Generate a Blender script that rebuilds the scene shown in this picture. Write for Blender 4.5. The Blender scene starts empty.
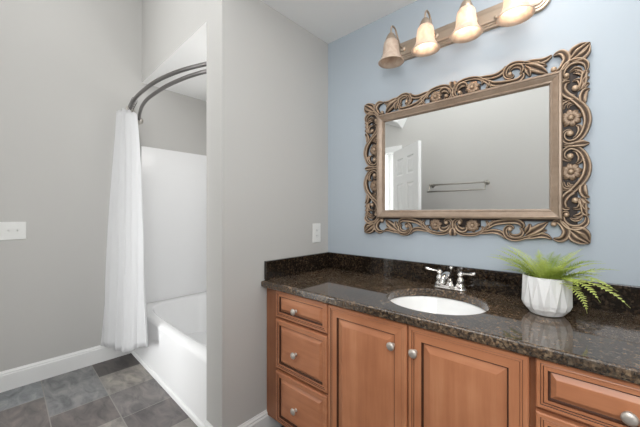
import bpy, bmesh, math, random
from mathutils import Vector, Matrix
random.seed(7)
PI = math.pi
sc = bpy.context.scene
COL = sc.collection

# ---------------- camera ----------------
CAM = Vector((1.368, -1.614, 1.247))
cd = bpy.data.cameras.new('camera'); cam = bpy.data.objects.new('camera', cd); COL.objects.link(cam)
cd.sensor_width = 36.0; cd.lens = 303.0 / 640.0 * 36.0
cd.clip_start = 0.02
cam.location = CAM
cam.rotation_euler = (PI / 2, 0, math.radians(41.81))
sc.camera = cam

# ---------------- world, lights, exposure ----------------
w = bpy.data.worlds.new('world'); sc.world = w; w.use_nodes = True
w.node_tree.nodes['Background'].inputs[0].default_value = (0.8, 0.88, 1.0, 1)
w.node_tree.nodes['Background'].inputs[1].default_value = 0.3

def area(name, loc, rot, sx, sy, power, color):
    l = bpy.data.lights.new(name, 'AREA'); l.shape = 'RECTANGLE'; l.size = sx; l.size_y = sy
    l.energy = power; l.color = color
    o = bpy.data.objects.new(name, l); COL.objects.link(o); o.location = loc; o.rotation_euler = rot
    return o
area('ceiling_fill', (-0.35, -1.42, 3.35), (0, 0, 0), 2.2, 0.9, 4.5, (1.0, 0.985, 0.965))  # unseen fill lamp added above the main room
area('upper_wall_fill', (0.3, -2.04, 2.98), (math.radians(90), 0, 0), 2.6, 0.6, 14, (0.95, 0.975, 1.0))  # added frontal fill, high on the wall behind the camera
area('right_wall_fill', (1.79, -1.35, 1.35), (0, math.radians(90), 0), 1.6, 1.2, 4.5, (0.93, 0.965, 1.0))  # added fill at the right wall, out of view
area('hall_fill', (-0.85, -3.57, 1.2), (math.radians(90), 0, 0), 0.9, 2.0, 60, (0.97, 0.985, 1.0))  # fill lamp added in the hall to send light through the doorway
area('front_wall_fill', (1.485, -2.04, 1.95), (math.radians(90), 0, 0), 0.58, 0.95, 19, (0.97, 0.985, 1.0))  # added fill towards the vanity, unseen behind the camera
area('header_fill', (0.6, -0.83, 2.95), (math.radians(-90), 0, 0), 1.8, 0.6, 16, (0.97, 0.985, 1.0))  # unseen fill added to brighten the wall reflected in the mirror
area('vanity_fill', (1.25, -0.42, 2.425), (0, 0, 0), 0.3, 0.3, 4.5, (1.0, 0.98, 0.95))  # added fill under the vanity ceiling, without a fixture
pl = bpy.data.lights.new('tub_fill', 'POINT'); pl.energy = 5.5; pl.color = (1.0, 0.985, 0.96); pl.shadow_soft_size = 0.12  # fill point added in the alcove, hidden by the partition
po = bpy.data.objects.new('tub_fill', pl); COL.objects.link(po); po.location = (-0.45, -0.25, 1.95)

vs = sc.view_settings
sc.display_settings.display_device = 'sRGB'
vs.view_transform = 'Standard'; vs.look = 'None'; vs.gamma = 1.0; vs.use_curve_mapping = False
vs.exposure = 0.0

# ---------------- helpers ----------------
def world_loc(o):
    v = Vector((0, 0, 0))
    while o is not None:
        v = v + o.location; o = o.parent
    return v

def link_mesh(name, me, m, parent=None):
    o = bpy.data.objects.new(name, me)
    if parent is not None:
        off = world_loc(parent)
        me.transform(Matrix.Translation(-off))
        o.parent = parent
    if isinstance(m, (list, tuple)):
        for x in m: me.materials.append(x)
    elif m is not None:
        me.materials.append(m)
    COL.objects.link(o)
    return o

def build(name, bm, m, parent=None, smooth=False, bevel=0.0, segs=2, recalc=True):
    if recalc: bmesh.ops.recalc_face_normals(bm, faces=bm.faces[:])
    me = bpy.data.meshes.new(name); bm.to_mesh(me); bm.free()
    if smooth:
        for p in me.polygons: p.use_smooth = True
    o = link_mesh(name, me, m, parent)
    if bevel:
        b = o.modifiers.new('bevel', 'BEVEL'); b.width = bevel; b.segments = segs; b.limit_method = 'ANGLE'
        b.angle_limit = math.radians(40)
    return o

def empty(name, loc, label=None, cat=None, group=None):
    o = bpy.data.objects.new(name, None); COL.objects.link(o); o.location = loc
    o.empty_display_size = 0.05
    if label: o['label'] = label
    if cat: o['category'] = cat
    if group: o['group'] = group
    return o

def struct(o):
    o['kind'] = 'structure'; return o

def box(bm, x0, x1, y0, y1, z0, z1, mi=0):
    vs_ = [bm.verts.new(p) for p in ((x0,y0,z0),(x1,y0,z0),(x1,y1,z0),(x0,y1,z0),(x0,y0,z1),(x1,y0,z1),(x1,y1,z1),(x0,y1,z1))]
    for f in ((0,3,2,1),(4,5,6,7),(0,1,5,4),(1,2,6,5),(2,3,7,6),(3,0,4,7)):
        fc = bm.faces.new([vs_[i] for i in f]); fc.material_index = mi
    return bm

def B(x0, x1, y0, y1, z0, z1):
    return box(bmesh.new(), x0, x1, y0, y1, z0, z1)

def prism(bm, pts, z0, z1):
    a = [bm.verts.new((p[0], p[1], z0)) for p in pts]; b = [bm.verts.new((p[0], p[1], z1)) for p in pts]
    n = len(pts)
    bm.faces.new(a[::-1]); bm.faces.new(b)
    for i in range(n): bm.faces.new((a[i], a[(i+1)%n], b[(i+1)%n], b[i]))
    return bm

def sweep_profile(bm, prof, a, b, nrm):
    """prof: (out, up) points swept from a to b; nrm: outward horizontal direction"""
    n = Vector(nrm).normalized(); up = Vector((0, 0, 1))
    ra = [bm.verts.new(Vector(a) + n*p[0] + up*p[1]) for p in prof]
    rb = [bm.verts.new(Vector(b) + n*p[0] + up*p[1]) for p in prof]
    k = len(prof)
    for i in range(k): bm.faces.new((ra[i], ra[(i+1)%k], rb[(i+1)%k], rb[i]))
    bm.faces.new(ra); bm.faces.new(rb[::-1])
    return bm

def lathe(bm, prof, c, axis=(0,0,1), n=32, mi=0):
    """prof: (r, h) along axis from c"""
    ax = Vector(axis).normalized()
    t = Vector((1,0,0)) if abs(ax.x) < 0.9 else Vector((0,1,0))
    u = ax.cross(t).normalized(); v = ax.cross(u)
    rings = []
    for r, h in prof:
        if r < 1e-6: rings.append([bm.verts.new(Vector(c) + ax*h)])
        else: rings.append([bm.verts.new(Vector(c) + ax*h + (u*math.cos(2*PI*i/n) + v*math.sin(2*PI*i/n))*r) for i in range(n)])
    for a, b in zip(rings[:-1], rings[1:]):
        for i in range(n):
            j = (i+1) % n
            if len(a) == 1 and len(b) == 1: continue
            if len(a) == 1: f = bm.faces.new((a[0], b[i], b[j]))
            elif len(b) == 1: f = bm.faces.new((a[i], b[0], a[j]))
            else: f = bm.faces.new((a[i], b[i], b[j], a[j]))
            f.material_index = mi
    return bm

def catmull(pts, sub):
    P = [Vector(p) for p in pts]
    P = [P[0]*2 - P[1]] + P + [P[-1]*2 - P[-2]]
    out = []
    for i in range(1, len(P)-2):
        for s in range(sub):
            t = s/sub
            out.append(0.5*((2*P[i]) + (P[i+1]-P[i-1])*t + (2*P[i-1]-5*P[i]+4*P[i+1]-P[i+2])*t*t + (3*P[i]-P[i-1]-3*P[i+1]+P[i+2])*t**3))
    out.append(P[-2])
    return out

def lerp_list(ws, n):
    out = []
    for i in range(n):
        t = i/(n-1)*(len(ws)-1); k = min(int(t), len(ws)-2); out.append(ws[k]*(1-(t-k)) + ws[k+1]*(t-k))
    return out

def tube(bm, pts, radii, n=14, sub=6, cap=True):
    path = catmull(pts, sub) if sub > 1 else [Vector(p) for p in pts]
    if not isinstance(radii, (list, tuple)): radii = [radii, radii]
    rs = lerp_list(list(radii), len(path))
    t0 = (path[1]-path[0]).normalized()
    u = t0.orthogonal().normalized()
    rings = []
    for i, p in enumerate(path):
        t = (path[min(i+1, len(path)-1)] - path[max(i-1, 0)]).normalized()
        u = (u - t*u.dot(t)).normalized(); v = t.cross(u)
        rings.append([bm.verts.new(p + (u*math.cos(2*PI*k/n) + v*math.sin(2*PI*k/n))*rs[i]) for k in range(n)])
    for a, b in zip(rings[:-1], rings[1:]):
        for k in range(n): bm.faces.new((a[k], a[(k+1)%n], b[(k+1)%n], b[k]))
    if cap: bm.faces.new(rings[0][::-1]); bm.faces.new(rings[-1])
    return bm

def sphere(bm, c, r, sx=1, sy=1, sz=1, seg=16):
    m = Matrix.Translation(Vector(c)) @ Matrix.Diagonal((r*sx, r*sy, r*sz, 1))
    bmesh.ops.create_uvsphere(bm, u_segments=seg, v_segments=max(6, seg//2), radius=1, matrix=m)
    return bm

# ---------------- materials ----------------
def mat(name, color, rough=0.5, metal=0.0, spec=0.5, **kw):
    m = bpy.data.materials.new(name); m.use_nodes = True
    b = m.node_tree.nodes['Principled BSDF']
    b.inputs['Base Color'].default_value = (*color, 1); b.inputs['Roughness'].default_value = rough
    b.inputs['Metallic'].default_value = metal; b.inputs['Specular IOR Level'].default_value = spec
    for k, v in kw.items(): b.inputs[k.replace('_', ' ')].default_value = v
    return m

def N(m, t, **kw):
    n = m.node_tree.nodes.new(t)
    for k, v in kw.items(): setattr(n, k, v)
    return n
def L(m, a, b): m.node_tree.links.new(a, b)
def bs(m): return m.node_tree.nodes['Principled BSDF']

def ramp(m, stops, interp='LINEAR'):
    r = N(m, 'ShaderNodeValToRGB'); r.color_ramp.interpolation = interp
    e = r.color_ramp.elements
    while len(e) < len(stops): e.new(0.5)
    for i, (p, c) in enumerate(stops): e[i].position = p; e[i].color = (*c, 1)
    return r

def paint(name, color, rough=0.55):
    m = mat(name, color, rough, spec=0.3)
    tc = N(m, 'ShaderNodeTexCoord'); no = N(m, 'ShaderNodeTexNoise'); no.inputs['Scale'].default_value = 220
    bp = N(m, 'ShaderNodeBump'); bp.inputs['Strength'].default_value = 0.03; bp.inputs['Distance'].default_value = 0.002
    L(m, tc.outputs['Object'], no.inputs['Vector']); L(m, no.outputs['Fac'], bp.inputs['Height']); L(m, bp.outputs['Normal'], bs(m).inputs['Normal'])
    return m

M_grey = paint('warm_grey_wall_paint', (0.53, 0.52, 0.50))
M_blue = paint('dusty_blue_wall_paint', (0.43, 0.485, 0.535))
M_ceil = paint('white_ceiling_paint', (0.90, 0.90, 0.89), 0.7)
M_trim = mat('white_trim_gloss', (0.80, 0.80, 0.79), 0.3)
M_door = mat('white_door_paint', (0.82, 0.82, 0.81), 0.35)
M_tub = mat('white_acrylic', (0.86, 0.86, 0.86), 0.18)
M_sink = mat('white_porcelain', (0.90, 0.90, 0.89), 0.08)
M_plate = mat('white_plastic_plate', (0.78, 0.78, 0.76), 0.35)
M_chrome = mat('polished_nickel', (0.80, 0.77, 0.74), 0.12, 1.0)
M_nickel = mat('satin_nickel', (0.72, 0.68, 0.63), 0.30, 1.0)
M_knob = mat('brushed_nickel_knob', (0.62, 0.57, 0.51), 0.42, 0.7)
M_rod = mat('dark_brushed_nickel', (0.20, 0.19, 0.185), 0.38, 0.9)
M_towel = mat('dull_nickel_bar', (0.40, 0.38, 0.34), 0.35, 0.9)
M_champ = mat('champagne_brushed_metal', (0.46, 0.37, 0.29), 0.40, 0.75)
M_glassm = mat('mirror_silver', (0.86, 0.875, 0.87), 0.01, 1.0)
M_pot = mat('matte_white_ceramic', (0.80, 0.80, 0.79), 0.5)
M_soil = mat('dark_potting_soil', (0.03, 0.022, 0.015), 0.95)
M_dark = mat('dark_slot', (0.02, 0.02, 0.02), 0.6)

def wood_mat(name, c1, c2, c3, scale=(26, 26, 1.6)):
    m = mat(name, c2, 0.33)
    tc = N(m, 'ShaderNodeTexCoord'); mp = N(m, 'ShaderNodeMapping'); mp.inputs['Scale'].default_value = scale
    n1 = N(m, 'ShaderNodeTexNoise'); n1.inputs['Scale'].default_value = 1.3; n1.inputs['Detail'].default_value = 6; n1.inputs['Roughness'].default_value = 0.6
    n2 = N(m, 'ShaderNodeTexNoise'); n2.inputs['Scale'].default_value = 5; n2.inputs['Detail'].default_value = 3
    mx = N(m, 'ShaderNodeMath', operation='ADD'); ml = N(m, 'ShaderNodeMath', operation='MULTIPLY'); ml.inputs[1].default_value = 0.5
    L(m, tc.outputs['Object'], mp.inputs['Vector']); L(m, mp.outputs['Vector'], n1.inputs['Vector']); L(m, tc.outputs['Object'], n2.inputs['Vector'])
    L(m, n1.outputs['Fac'], mx.inputs[0]); L(m, n2.outputs['Fac'], mx.inputs[1]); L(m, mx.outputs[0], ml.inputs[0])
    r = ramp(m, [(0.30, c1), (0.52, c2), (0.72, c3)])
    L(m, ml.outputs[0], r.inputs['Fac']); L(m, r.outputs['Color'], bs(m).inputs['Base Color'])
    return m
M_wood = wood_mat('glazed_maple_vertical', (0.385, 0.143, 0.064), (0.51, 0.208, 0.100), (0.62, 0.29, 0.150))
M_woodh = wood_mat('glazed_maple_horizontal', (0.385, 0.143, 0.064), (0.51, 0.208, 0.100), (0.62, 0.29, 0.150), (1.6, 26, 26))
M_glaze = mat('dark_brown_glaze', (0.075, 0.028, 0.014), 0.45)
M_woodd = wood_mat('cabinet_frame_maple', (0.20, 0.072, 0.032), (0.29, 0.112, 0.05), (0.36, 0.15, 0.07))

def granite(name, k, ior, rough):
    m = mat(name, (0.03, 0.025, 0.02), rough, spec=0.5, IOR=ior)
    tc = N(m, 'ShaderNodeTexCoord')
    n1 = N(m, 'ShaderNodeTexNoise'); n1.inputs['Scale'].default_value = 110; n1.inputs['Detail'].default_value = 5; n1.inputs['Roughness'].default_value = 0.72
    n2 = N(m, 'ShaderNodeTexVoronoi'); n2.inputs['Scale'].default_value = 130
    n3 = N(m, 'ShaderNodeTexNoise'); n3.inputs['Scale'].default_value = 9; n3.inputs['Detail'].default_value = 4
    for n in (n1, n2, n3): L(m, tc.outputs['Object'], n.inputs['Vector'])
    r1 = ramp(m, [(0.38, (0.008, 0.007, 0.006)), (0.48, (0.034, 0.024, 0.017)), (0.57, (0.105, 0.072, 0.046)), (0.70, (0.28, 0.205, 0.135))])
    L(m, n1.outputs['Fac'], r1.inputs['Fac'])
    r2 = ramp(m, [(0.0, (0.015, 0.014, 0.013)), (0.55, (0.05, 0.035, 0.024)), (0.85, (0.10, 0.085, 0.065)), (1.0, (0.30, 0.24, 0.17))])
    sp = N(m, 'ShaderNodeSeparateColor'); L(m, n2.outputs['Color'], sp.inputs[0]); L(m, sp.outputs[0], r2.inputs['Fac'])
    mx = N(m, 'ShaderNodeMix', data_type='RGBA'); mx.inputs[0].default_value = 0.4
    L(m, r1.outputs['Color'], mx.inputs[6]); L(m, r2.outputs['Color'], mx.inputs[7])
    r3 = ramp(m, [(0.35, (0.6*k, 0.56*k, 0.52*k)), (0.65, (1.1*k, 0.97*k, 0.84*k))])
    L(m, n3.outputs['Fac'], r3.inputs['Fac'])
    m2 = N(m, 'ShaderNodeMix', data_type='RGBA', blend_type='MULTIPLY'); m2.inputs[0].default_value = 1
    L(m, mx.outputs[2], m2.inputs[6]); L(m, r3.outputs['Color'], m2.inputs[7])
    L(m, m2.outputs[2], bs(m).inputs['Base Color'])
    return m
M_gran = granite('brown_speckled_granite', 1.45, 1.75, 0.05)
M_gran_shaded = granite('shade_darkened_granite', 0.38, 1.5, 0.025)  # same granite as the slab, darkened for the weaker light on the splash

def attr_mat(name, attr, stops, rough, metal=0.0, grain=0.0):
    m = mat(name, (0.3, 0.3, 0.3), rough, metal)
    a = N(m, 'ShaderNodeAttribute'); a.attribute_name = attr
    src = a.outputs['Fac']
    if grain:
        tc = N(m, 'ShaderNodeTexCoord'); no = N(m, 'ShaderNodeTexNoise'); no.inputs['Scale'].default_value = 45; no.inputs['Detail'].default_value = 4
        L(m, tc.outputs['Object'], no.inputs['Vector'])
        s = N(m, 'ShaderNodeMath', operation='MULTIPLY_ADD'); s.inputs[1].default_value = grain; 
        L(m, no.outputs['Fac'], s.inputs[0]); L(m, a.outputs['Fac'], s.inputs[2])
        s2 = N(m, 'ShaderNodeMath', operation='SUBTRACT'); s2.inputs[1].default_value = grain*0.5
        L(m, s.outputs[0], s2.inputs[0]); src = s2.outputs[0]
    r = ramp(m, stops); L(m, src, r.inputs['Fac']); L(m, r.outputs['Color'], bs(m).inputs['Base Color'])
    return m
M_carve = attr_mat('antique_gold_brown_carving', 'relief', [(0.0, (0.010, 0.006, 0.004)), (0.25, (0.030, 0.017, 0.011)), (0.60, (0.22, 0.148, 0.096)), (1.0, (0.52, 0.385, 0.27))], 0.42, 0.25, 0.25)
M_mould = wood_mat('champagne_wood_moulding', (0.22, 0.158, 0.112), (0.29, 0.215, 0.157), (0.36, 0.272, 0.205), (30, 30, 30))
bs(M_mould).inputs['Metallic'].default_value = 0.2

def tile_mat():
    m = mat('slate_look_floor_tile', (0.2, 0.19, 0.18), 0.38)
    a = N(m, 'ShaderNodeAttribute'); a.attribute_name = 'tile'
    tc = N(m, 'ShaderNodeTexCoord'); mp = N(m, 'ShaderNodeMapping'); mp.inputs['Scale'].default_value = (4, 9, 4); mp.inputs['Rotation'].default_value = (0, 0, 0.5)
    no = N(m, 'ShaderNodeTexNoise'); no.inputs['Scale'].default_value = 1.6; no.inputs['Detail'].default_value = 7; no.inputs['Roughness'].default_value = 0.62; no.inputs['Distortion'].default_value = 0.8
    L(m, tc.outputs['Object'], mp.inputs['Vector']); L(m, mp.outputs['Vector'], no.inputs['Vector'])
    r = ramp(m, [(0.30, (0.50, 0.50, 0.52)), (0.50, (1.05, 1.04, 1.03)), (0.72, (1.65, 1.56, 1.48))])
    L(m, no.outputs['Fac'], r.inputs['Fac'])
    mx = N(m, 'ShaderNodeMix', data_type='RGBA', blend_type='MULTIPLY'); mx.inputs[0].default_value = 1
    L(m, a.outputs['Color'], mx.inputs[6]); L(m, r.outputs['Color'], mx.inputs[7]); L(m, mx.outputs[2], bs(m).inputs['Base Color'])
    bp = N(m, 'ShaderNodeBump'); bp.inputs['Strength'].default_value = 0.25; bp.inputs['Distance'].default_value = 0.003
    L(m, no.outputs['Fac'], bp.inputs['Height']); L(m, bp.outputs['Normal'], bs(m).inputs['Normal'])
    return m
M_tile = tile_mat()
M_grout = mat('light_grey_grout', (0.30, 0.285, 0.265), 0.8)

def cloth_mat():
    m = mat('white_shower_curtain_fabric', (0.78, 0.78, 0.78), 0.75, spec=0.2)
    tr = N(m, 'ShaderNodeBsdfTranslucent'); tr.inputs['Color'].default_value = (0.85, 0.85, 0.86, 1)
    mx = N(m, 'ShaderNodeMixShader'); mx.inputs[0].default_value = 0.42
    out = m.node_tree.nodes['Material Output']
    L(m, bs(m).outputs[0], mx.inputs[1]); L(m, tr.outputs[0], mx.inputs[2]); L(m, mx.outputs[0], out.inputs['Surface'])
    return m
M_cloth = cloth_mat()

def shade_mat(name, emit):
    m = mat(name, (0.86, 0.79, 0.72), 0.3, spec=0.4)
    tc = N(m, 'ShaderNodeTexCoord'); no = N(m, 'ShaderNodeTexNoise'); no.inputs['Scale'].default_value = 22; no.inputs['Detail'].default_value = 4; no.inputs['Distortion'].default_value = 1.5
    L(m, tc.outputs['Object'], no.inputs['Vector'])
    r = ramp(m, [(0.35, (0.72, 0.58, 0.47)), (0.6, (0.84, 0.72, 0.61))]); L(m, no.outputs['Fac'], r.inputs['Fac'])
    L(m, r.outputs['Color'], bs(m).inputs['Base Color'])
    tr = N(m, 'ShaderNodeBsdfTranslucent'); L(m, r.outputs['Color'], tr.inputs['Color'])
    mx = N(m, 'ShaderNodeMixShader'); mx.inputs[0].default_value = 0.42
    out = m.node_tree.nodes['Material Output']
    L(m, bs(m).outputs[0], mx.inputs[1]); L(m, tr.outputs[0], mx.inputs[2]); L(m, mx.outputs[0], out.inputs['Surface'])
    if emit:
        bs(m).inputs['Emission Color'].default_value = (1.0, 0.80, 0.62, 1); bs(m).inputs['Emission Strength'].default_value = emit
    return m
M_shade_on = shade_mat('lit_alabaster_glass', 0.10)
M_shade_off = shade_mat('unlit_alabaster_glass', 0.0)
M_bulb = mat('bulb_glow', (1, 0.9, 0.8), 0.4); bs(M_bulb).inputs['Emission Color'].default_value = (1, 0.84, 0.66, 1); bs(M_bulb).inputs['Emission Strength'].default_value = 3
M_bulb_off = mat('bulb_glass', (0.8, 0.76, 0.7), 0.3)

def leaf_mat():
    m = mat('fern_green', (0.2, 0.36, 0.05), 0.5)
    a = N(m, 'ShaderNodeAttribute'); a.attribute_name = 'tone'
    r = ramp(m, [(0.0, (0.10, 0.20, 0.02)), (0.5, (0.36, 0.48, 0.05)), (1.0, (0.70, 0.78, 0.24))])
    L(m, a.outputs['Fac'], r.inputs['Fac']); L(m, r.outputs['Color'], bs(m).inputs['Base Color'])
    tr = N(m, 'ShaderNodeBsdfTranslucent'); L(m, r.outputs['Color'], tr.inputs['Color'])
    mx = N(m, 'ShaderNodeMixShader'); mx.inputs[0].default_value = 0.35
    out = m.node_tree.nodes['Material Output']
    L(m, bs(m).outputs[0], mx.inputs[1]); L(m, tr.outputs[0], mx.inputs[2]); L(m, mx.outputs[0], out.inputs['Surface'])
    return m
M_leaf = leaf_mat()
# ---------------- the room ----------------
XL, XR, YB, H = -1.71, 1.80, -2.05, 3.4      # left wall, right wall, wall behind the camera, high ceiling
SKEW = -0.035                                # the tub side of the room is about two degrees off square
def sk(x, y): return (x, y + SKEW*(x + 1.71))

# floor: grout bed with individual tile faces, one mesh
def floor():
    bm = bmesh.new(); col = bm.verts.layers.float_color.new('tile')
    box(bm, XL-0.1, XR+0.1, YB-0.1, 0.15, -0.05, -0.0015, 1)
    base = {'dk': (0.068, 0.060, 0.057), 'lt': (0.24, 0.225, 0.205), 'md': (0.155, 0.145, 0.142), 'br': (0.125, 0.112, 0.108),
            'gr': (0.175, 0.177, 0.180), 'bl': (0.20, 0.212, 0.222), 'pu': (0.120, 0.108, 0.106)}
    rows = [((-0.30, -0.695), [-1.71, -1.10, -0.46, 0.15, 0.76, 1.37, 1.80], []),
            ((-0.70, -1.008), [-1.71, -1.42, -1.10, -0.76, -0.46, -0.15, 0.16, 0.47, 0.78, 1.09, 1.40, 1.80], ['dk','lt','md','pu','lt','md']),
            ((-1.008, -1.316), [-1.71, -1.10, -0.78, -0.17, 0.14, 0.75, 1.06, 1.37, 1.80], ['gr','br','lt','md']),
            ((-1.316, -1.624), [-1.71, -1.405, -0.80, -0.49, 0.12, 0.42, 1.03, 1.34, 1.80], ['bl','br','gr','lt']),
            ((-1.624, -1.932), [-1.71, -1.10, -0.79, -0.18, 0.13, 0.74, 1.05, 1.80], []),
            ((-1.932, -2.10), [-1.71, -1.40, -0.79, -0.48, 0.13, 0.44, 1.05, 1.80], [])]
    g = 0.0028
    for (ya, yb), xs, cs in rows:
        for i, (a, b) in enumerate(zip(xs[:-1], xs[1:])):
            c = base[cs[i]] if i < len(cs) else base[random.choice(list(base))]
            q = [(a+g, yb+g), (b-g, yb+g), (b-g, ya-g), (a+g, ya-g)]
            vs_ = []
            for x, y in q:
                X, Y = sk(x, y); vs_.append(bm.verts.new((X, Y, 0)))
            for v in vs_: v[col] = (*c, 1)
            bm.faces.new(vs_)
    o = build('floor', bm, [M_tile, M_grout], recalc=False)
    return struct(o)
floor()

def wall(name, bm, m=M_grey): return struct(build(name, bm, m))
wall('wall_left', B(XL-0.1, XL, YB-0.1, 0.2, 0, H))
wall('wall_right', B(XR, XR+0.1, YB-0.1, 0.1, 0, H))
wall('wall_back', B(0.0, XR, 0.0, 0.1, 0, 2.43), M_blue)
wall('wall_alcove_back', B(XL, -0.17, 0.10, 0.2, 0, 2.46))
# partition between the tub and the vanity (its end is about two degrees off square)
bm = prism(bmesh.new(), [(0, 0.1), (-0.17, 0.1), (-0.17, -0.808), (0, -0.8145)], 0, 2.44)
wall('wall_partition', bm)
# wall behind the camera with the doorway the open door belongs to
bm = bmesh.new()
box(bm, -0.52, XR, YB-0.1, YB, 0, H); box(bm, XL, -1.26, YB-0.1, YB, 0, H); box(bm, -1.26, -0.52, YB-0.1, YB, 2.06, H)
wall('wall_front', bm)
wall('ceiling', B(XL-0.1, XR+0.1, YB-0.1, 0.2, H, H+0.1), M_ceil)
# lowered ceiling above the vanity and above the tub, with the wall that closes each off
struct(build('ceiling_vanity', B(0.0, XR, -0.80, 0.0, 2.43, 2.46), M_ceil))
bm = prism(bmesh.new(), [(0, -0.8145), (XR, -0.8145), (XR, -0.76), (0, -0.76)], 2.43, H); wall('wall_header_vanity', bm)
fy = lambda x: -0.628 + SKEW*(x + 1.71)
struct(build('ceiling_alcove', prism(bmesh.new(), [(XL, fy(XL)+0.1), (-0.17, fy(-0.17)+0.1), (-0.17, 0.10), (XL, 0.10)], 2.45, 2.48), M_ceil))
bm = prism(bmesh.new(), [(XL, fy(XL)), (-0.17, fy(-0.17)), (-0.17, fy(-0.17)+0.1), (XL, fy(XL)+0.1)], 2.45, H); 
for f in bm.faces:
    if abs(f.calc_center_median().z - 2.45) < 1e-4: f.material_index = 1      # underside painted like the ceiling
wall('wall_header_alcove', bm, [M_grey, M_ceil])
bm = prism(bmesh.new(), [(-0.17, -0.808), (0, -0.8145), (0, 0.0), (-0.17, 0.0)], 2.44, H); wall('wall_partition_upper', bm)

# baseboards
PB = [(0, 0), (0.016, 0), (0.016, 0.112), (0.012, 0.118), (0.012, 0.126), (0.006, 0.134), (0.004, 0.1405), (0, 0.140)]
struct(build('baseboard_left', sweep_profile(bmesh.new(), PB, (XL, YB, 0), (XL, -0.722, 0), (1, 0, 0)), M_trim))
struct(build('baseboard_partition', sweep_profile(bmesh.new(), PB, (0, -0.829, 0), (0, 0.0, 0), (1, 0, 0)), M_trim))
struct(build('baseboard_partition_end', sweep_profile(bmesh.new(), PB, (-0.17, -0.808, 0), (0.016, -0.815, 0), (0, -1, 0)), M_trim))
struct(build('baseboard_front', sweep_profile(bmesh.new(), PB, (-0.44, YB, 0), (XR, YB, 0), (0, 1, 0)), M_trim))

# hallway added beyond the doorway to carry daylight; wedge added for a bright mirror patch
M_hall = paint('hall_white_paint', (0.72, 0.72, 0.71))
struct(build('wall_hall_left', B(-1.6, -1.5, -3.7, YB-0.1, 0, 2.4), M_hall)); struct(build('wall_hall_right', B(-0.3, -0.2, -3.7, YB-0.1, 0, 2.4), M_hall))
struct(build('wall_hall_back', B(-1.5, -0.3, -3.7, -3.6, 0, 2.4), M_hall)); struct(build('ceiling_hall', B(-1.6, -0.2, -3.7, YB-0.1, 2.4, 2.5), M_ceil))
struct(build('floor_hall', B(-1.6, -0.2, -3.7, YB-0.1, -0.05, 0), M_grout))
bm = bmesh.new()
pa = [(-0.45, 2.347), (-0.30, 2.61), (-0.75, 2.75), (-1.25, 2.72)]
a = [bm.verts.new((x, YB+0.001, z)) for x, z in pa]; b = [bm.verts.new((x-0.02, YB+0.10, z+0.06)) for x, z in pa]
bm.faces.new(a); bm.faces.new(b[::-1])
for k in range(4): bm.faces.new((a[k], a[(k+1)%4], b[(k+1)%4], b[k]))
struct(build('mirror_patch_wedge', bm, M_ceil))

# window frames added around the unseen fill lamps
def added_window_frame(name, c, n, hx, hz):
    n = Vector(n); s = Vector((-n.y, n.x, 0)); c = Vector(c); bm = bmesh.new()
    for a0, a1, z0, z1 in ((-hx-0.06, hx+0.06, hz, hz+0.06), (-hx-0.06, hx+0.06, -hz-0.06, -hz), (-hx-0.06, -hx, -hz, hz), (hx, hx+0.06, -hz, hz)):
        p = [c + s*a + n*d + Vector((0, 0, z)) for d in (-0.008, 0.012) for a, z in ((a0, z0), (a1, z0), (a1, z1), (a0, z1))]
        v = [bm.verts.new(q) for q in p]
        for f in ((0,1,2,3), (4,5,6,7), (0,1,5,4), (1,2,6,5), (2,3,7,6), (3,0,4,7)): bm.faces.new([v[k] for k in f])
    struct(build(name, bm, M_trim))
added_window_frame('added_window_1', (0.3, YB+0.008, 2.98), (0, 1, 0), 1.3, 0.30)
added_window_frame('added_window_2', (1.792, -1.35, 1.35), (-1, 0, 0), 0.61, 0.81)
added_window_frame('added_window_3', (1.485, YB+0.008, 1.95), (0, 1, 0), 0.29, 0.475)
added_window_frame('added_window_4', (0.6, -0.823, 2.95), (0, -1, 0), 0.9, 0.30)

# doorway casing and open six panel door seen in the mirror
bm = bmesh.new()
box(bm, -0.53, -0.45, YB, YB+0.018, 0, 2.13); box(bm, -1.33, -1.25, YB, YB+0.018, 0, 2.13); box(bm, -1.25, -0.53, YB, YB+0.018, 2.05, 2.13)
struct(build('trim_1', bm, M_trim, bevel=0.003))
def panel_grid(W, Hh, T):
    """door leaf in local x (width), y (thickness), z"""
    bm = bmesh.new()
    st_, mid = 0.11, 0.10
    xs = [0, st_, (W-mid)/2, (W+mid)/2, W-st_, W]
    zs = [0, 0.22, 0.86, 1.00, 1.60, 1.70, 1.91, Hh]
    for side in (0, 1):
        y = 0 if side == 0 else T; s = 1 if side == 0 else -1
        for i in range(5):
            for j in range(7):
                x0, x1, z0, z1 = xs[i], xs[i+1], zs[j], zs[j+1]
                if i in (1, 3) and j in (1, 3, 5):
                    rings = []
                    for ins, d in ((0, 0), (0.012, 0.010), (0.022, 0.010), (0.045, 0.003)):
                        rings.append([bm.verts.new((a, y + s*d, b)) for a, b in ((x0+ins, z0+ins), (x1-ins, z0+ins), (x1-ins, z1-ins), (x0+ins, z1-ins))])
                    for a, b in zip(rings[:-1], rings[1:]):
                        for k in range(4): bm.faces.new((a[k], a[(k+1)%4], b[(k+1)%4], b[k]))
                    bm.faces.new(rings[-1])
                else:
                    bm.faces.new([bm.verts.new(p) for p in ((x0,y,z0),(x1,y,z0),(x1,y,z1),(x0,y,z1))])
    for a in (((0,0,0),(0,T,0),(0,T,Hh),(0,0,Hh)), ((W,0,0),(W,T,0),(W,T,Hh),(W,0,Hh)), ((0,0,0),(W,0,0),(W,T,0),(0,T,0)), ((0,0,Hh),(W,0,Hh),(W,T,Hh),(0,T,Hh))):
        bm.faces.new([bm.verts.new(p) for p in a])
    bmesh.ops.remove_doubles(bm, verts=bm.verts[:], dist=1e-5)
    return bm
bm = panel_grid(0.66, 2.03, 0.035)
ang = math.radians(38)
Md = Matrix.Translation((-0.53, YB+0.03, 0.012)) @ Matrix.Rotation(ang, 4, 'Z')
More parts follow.
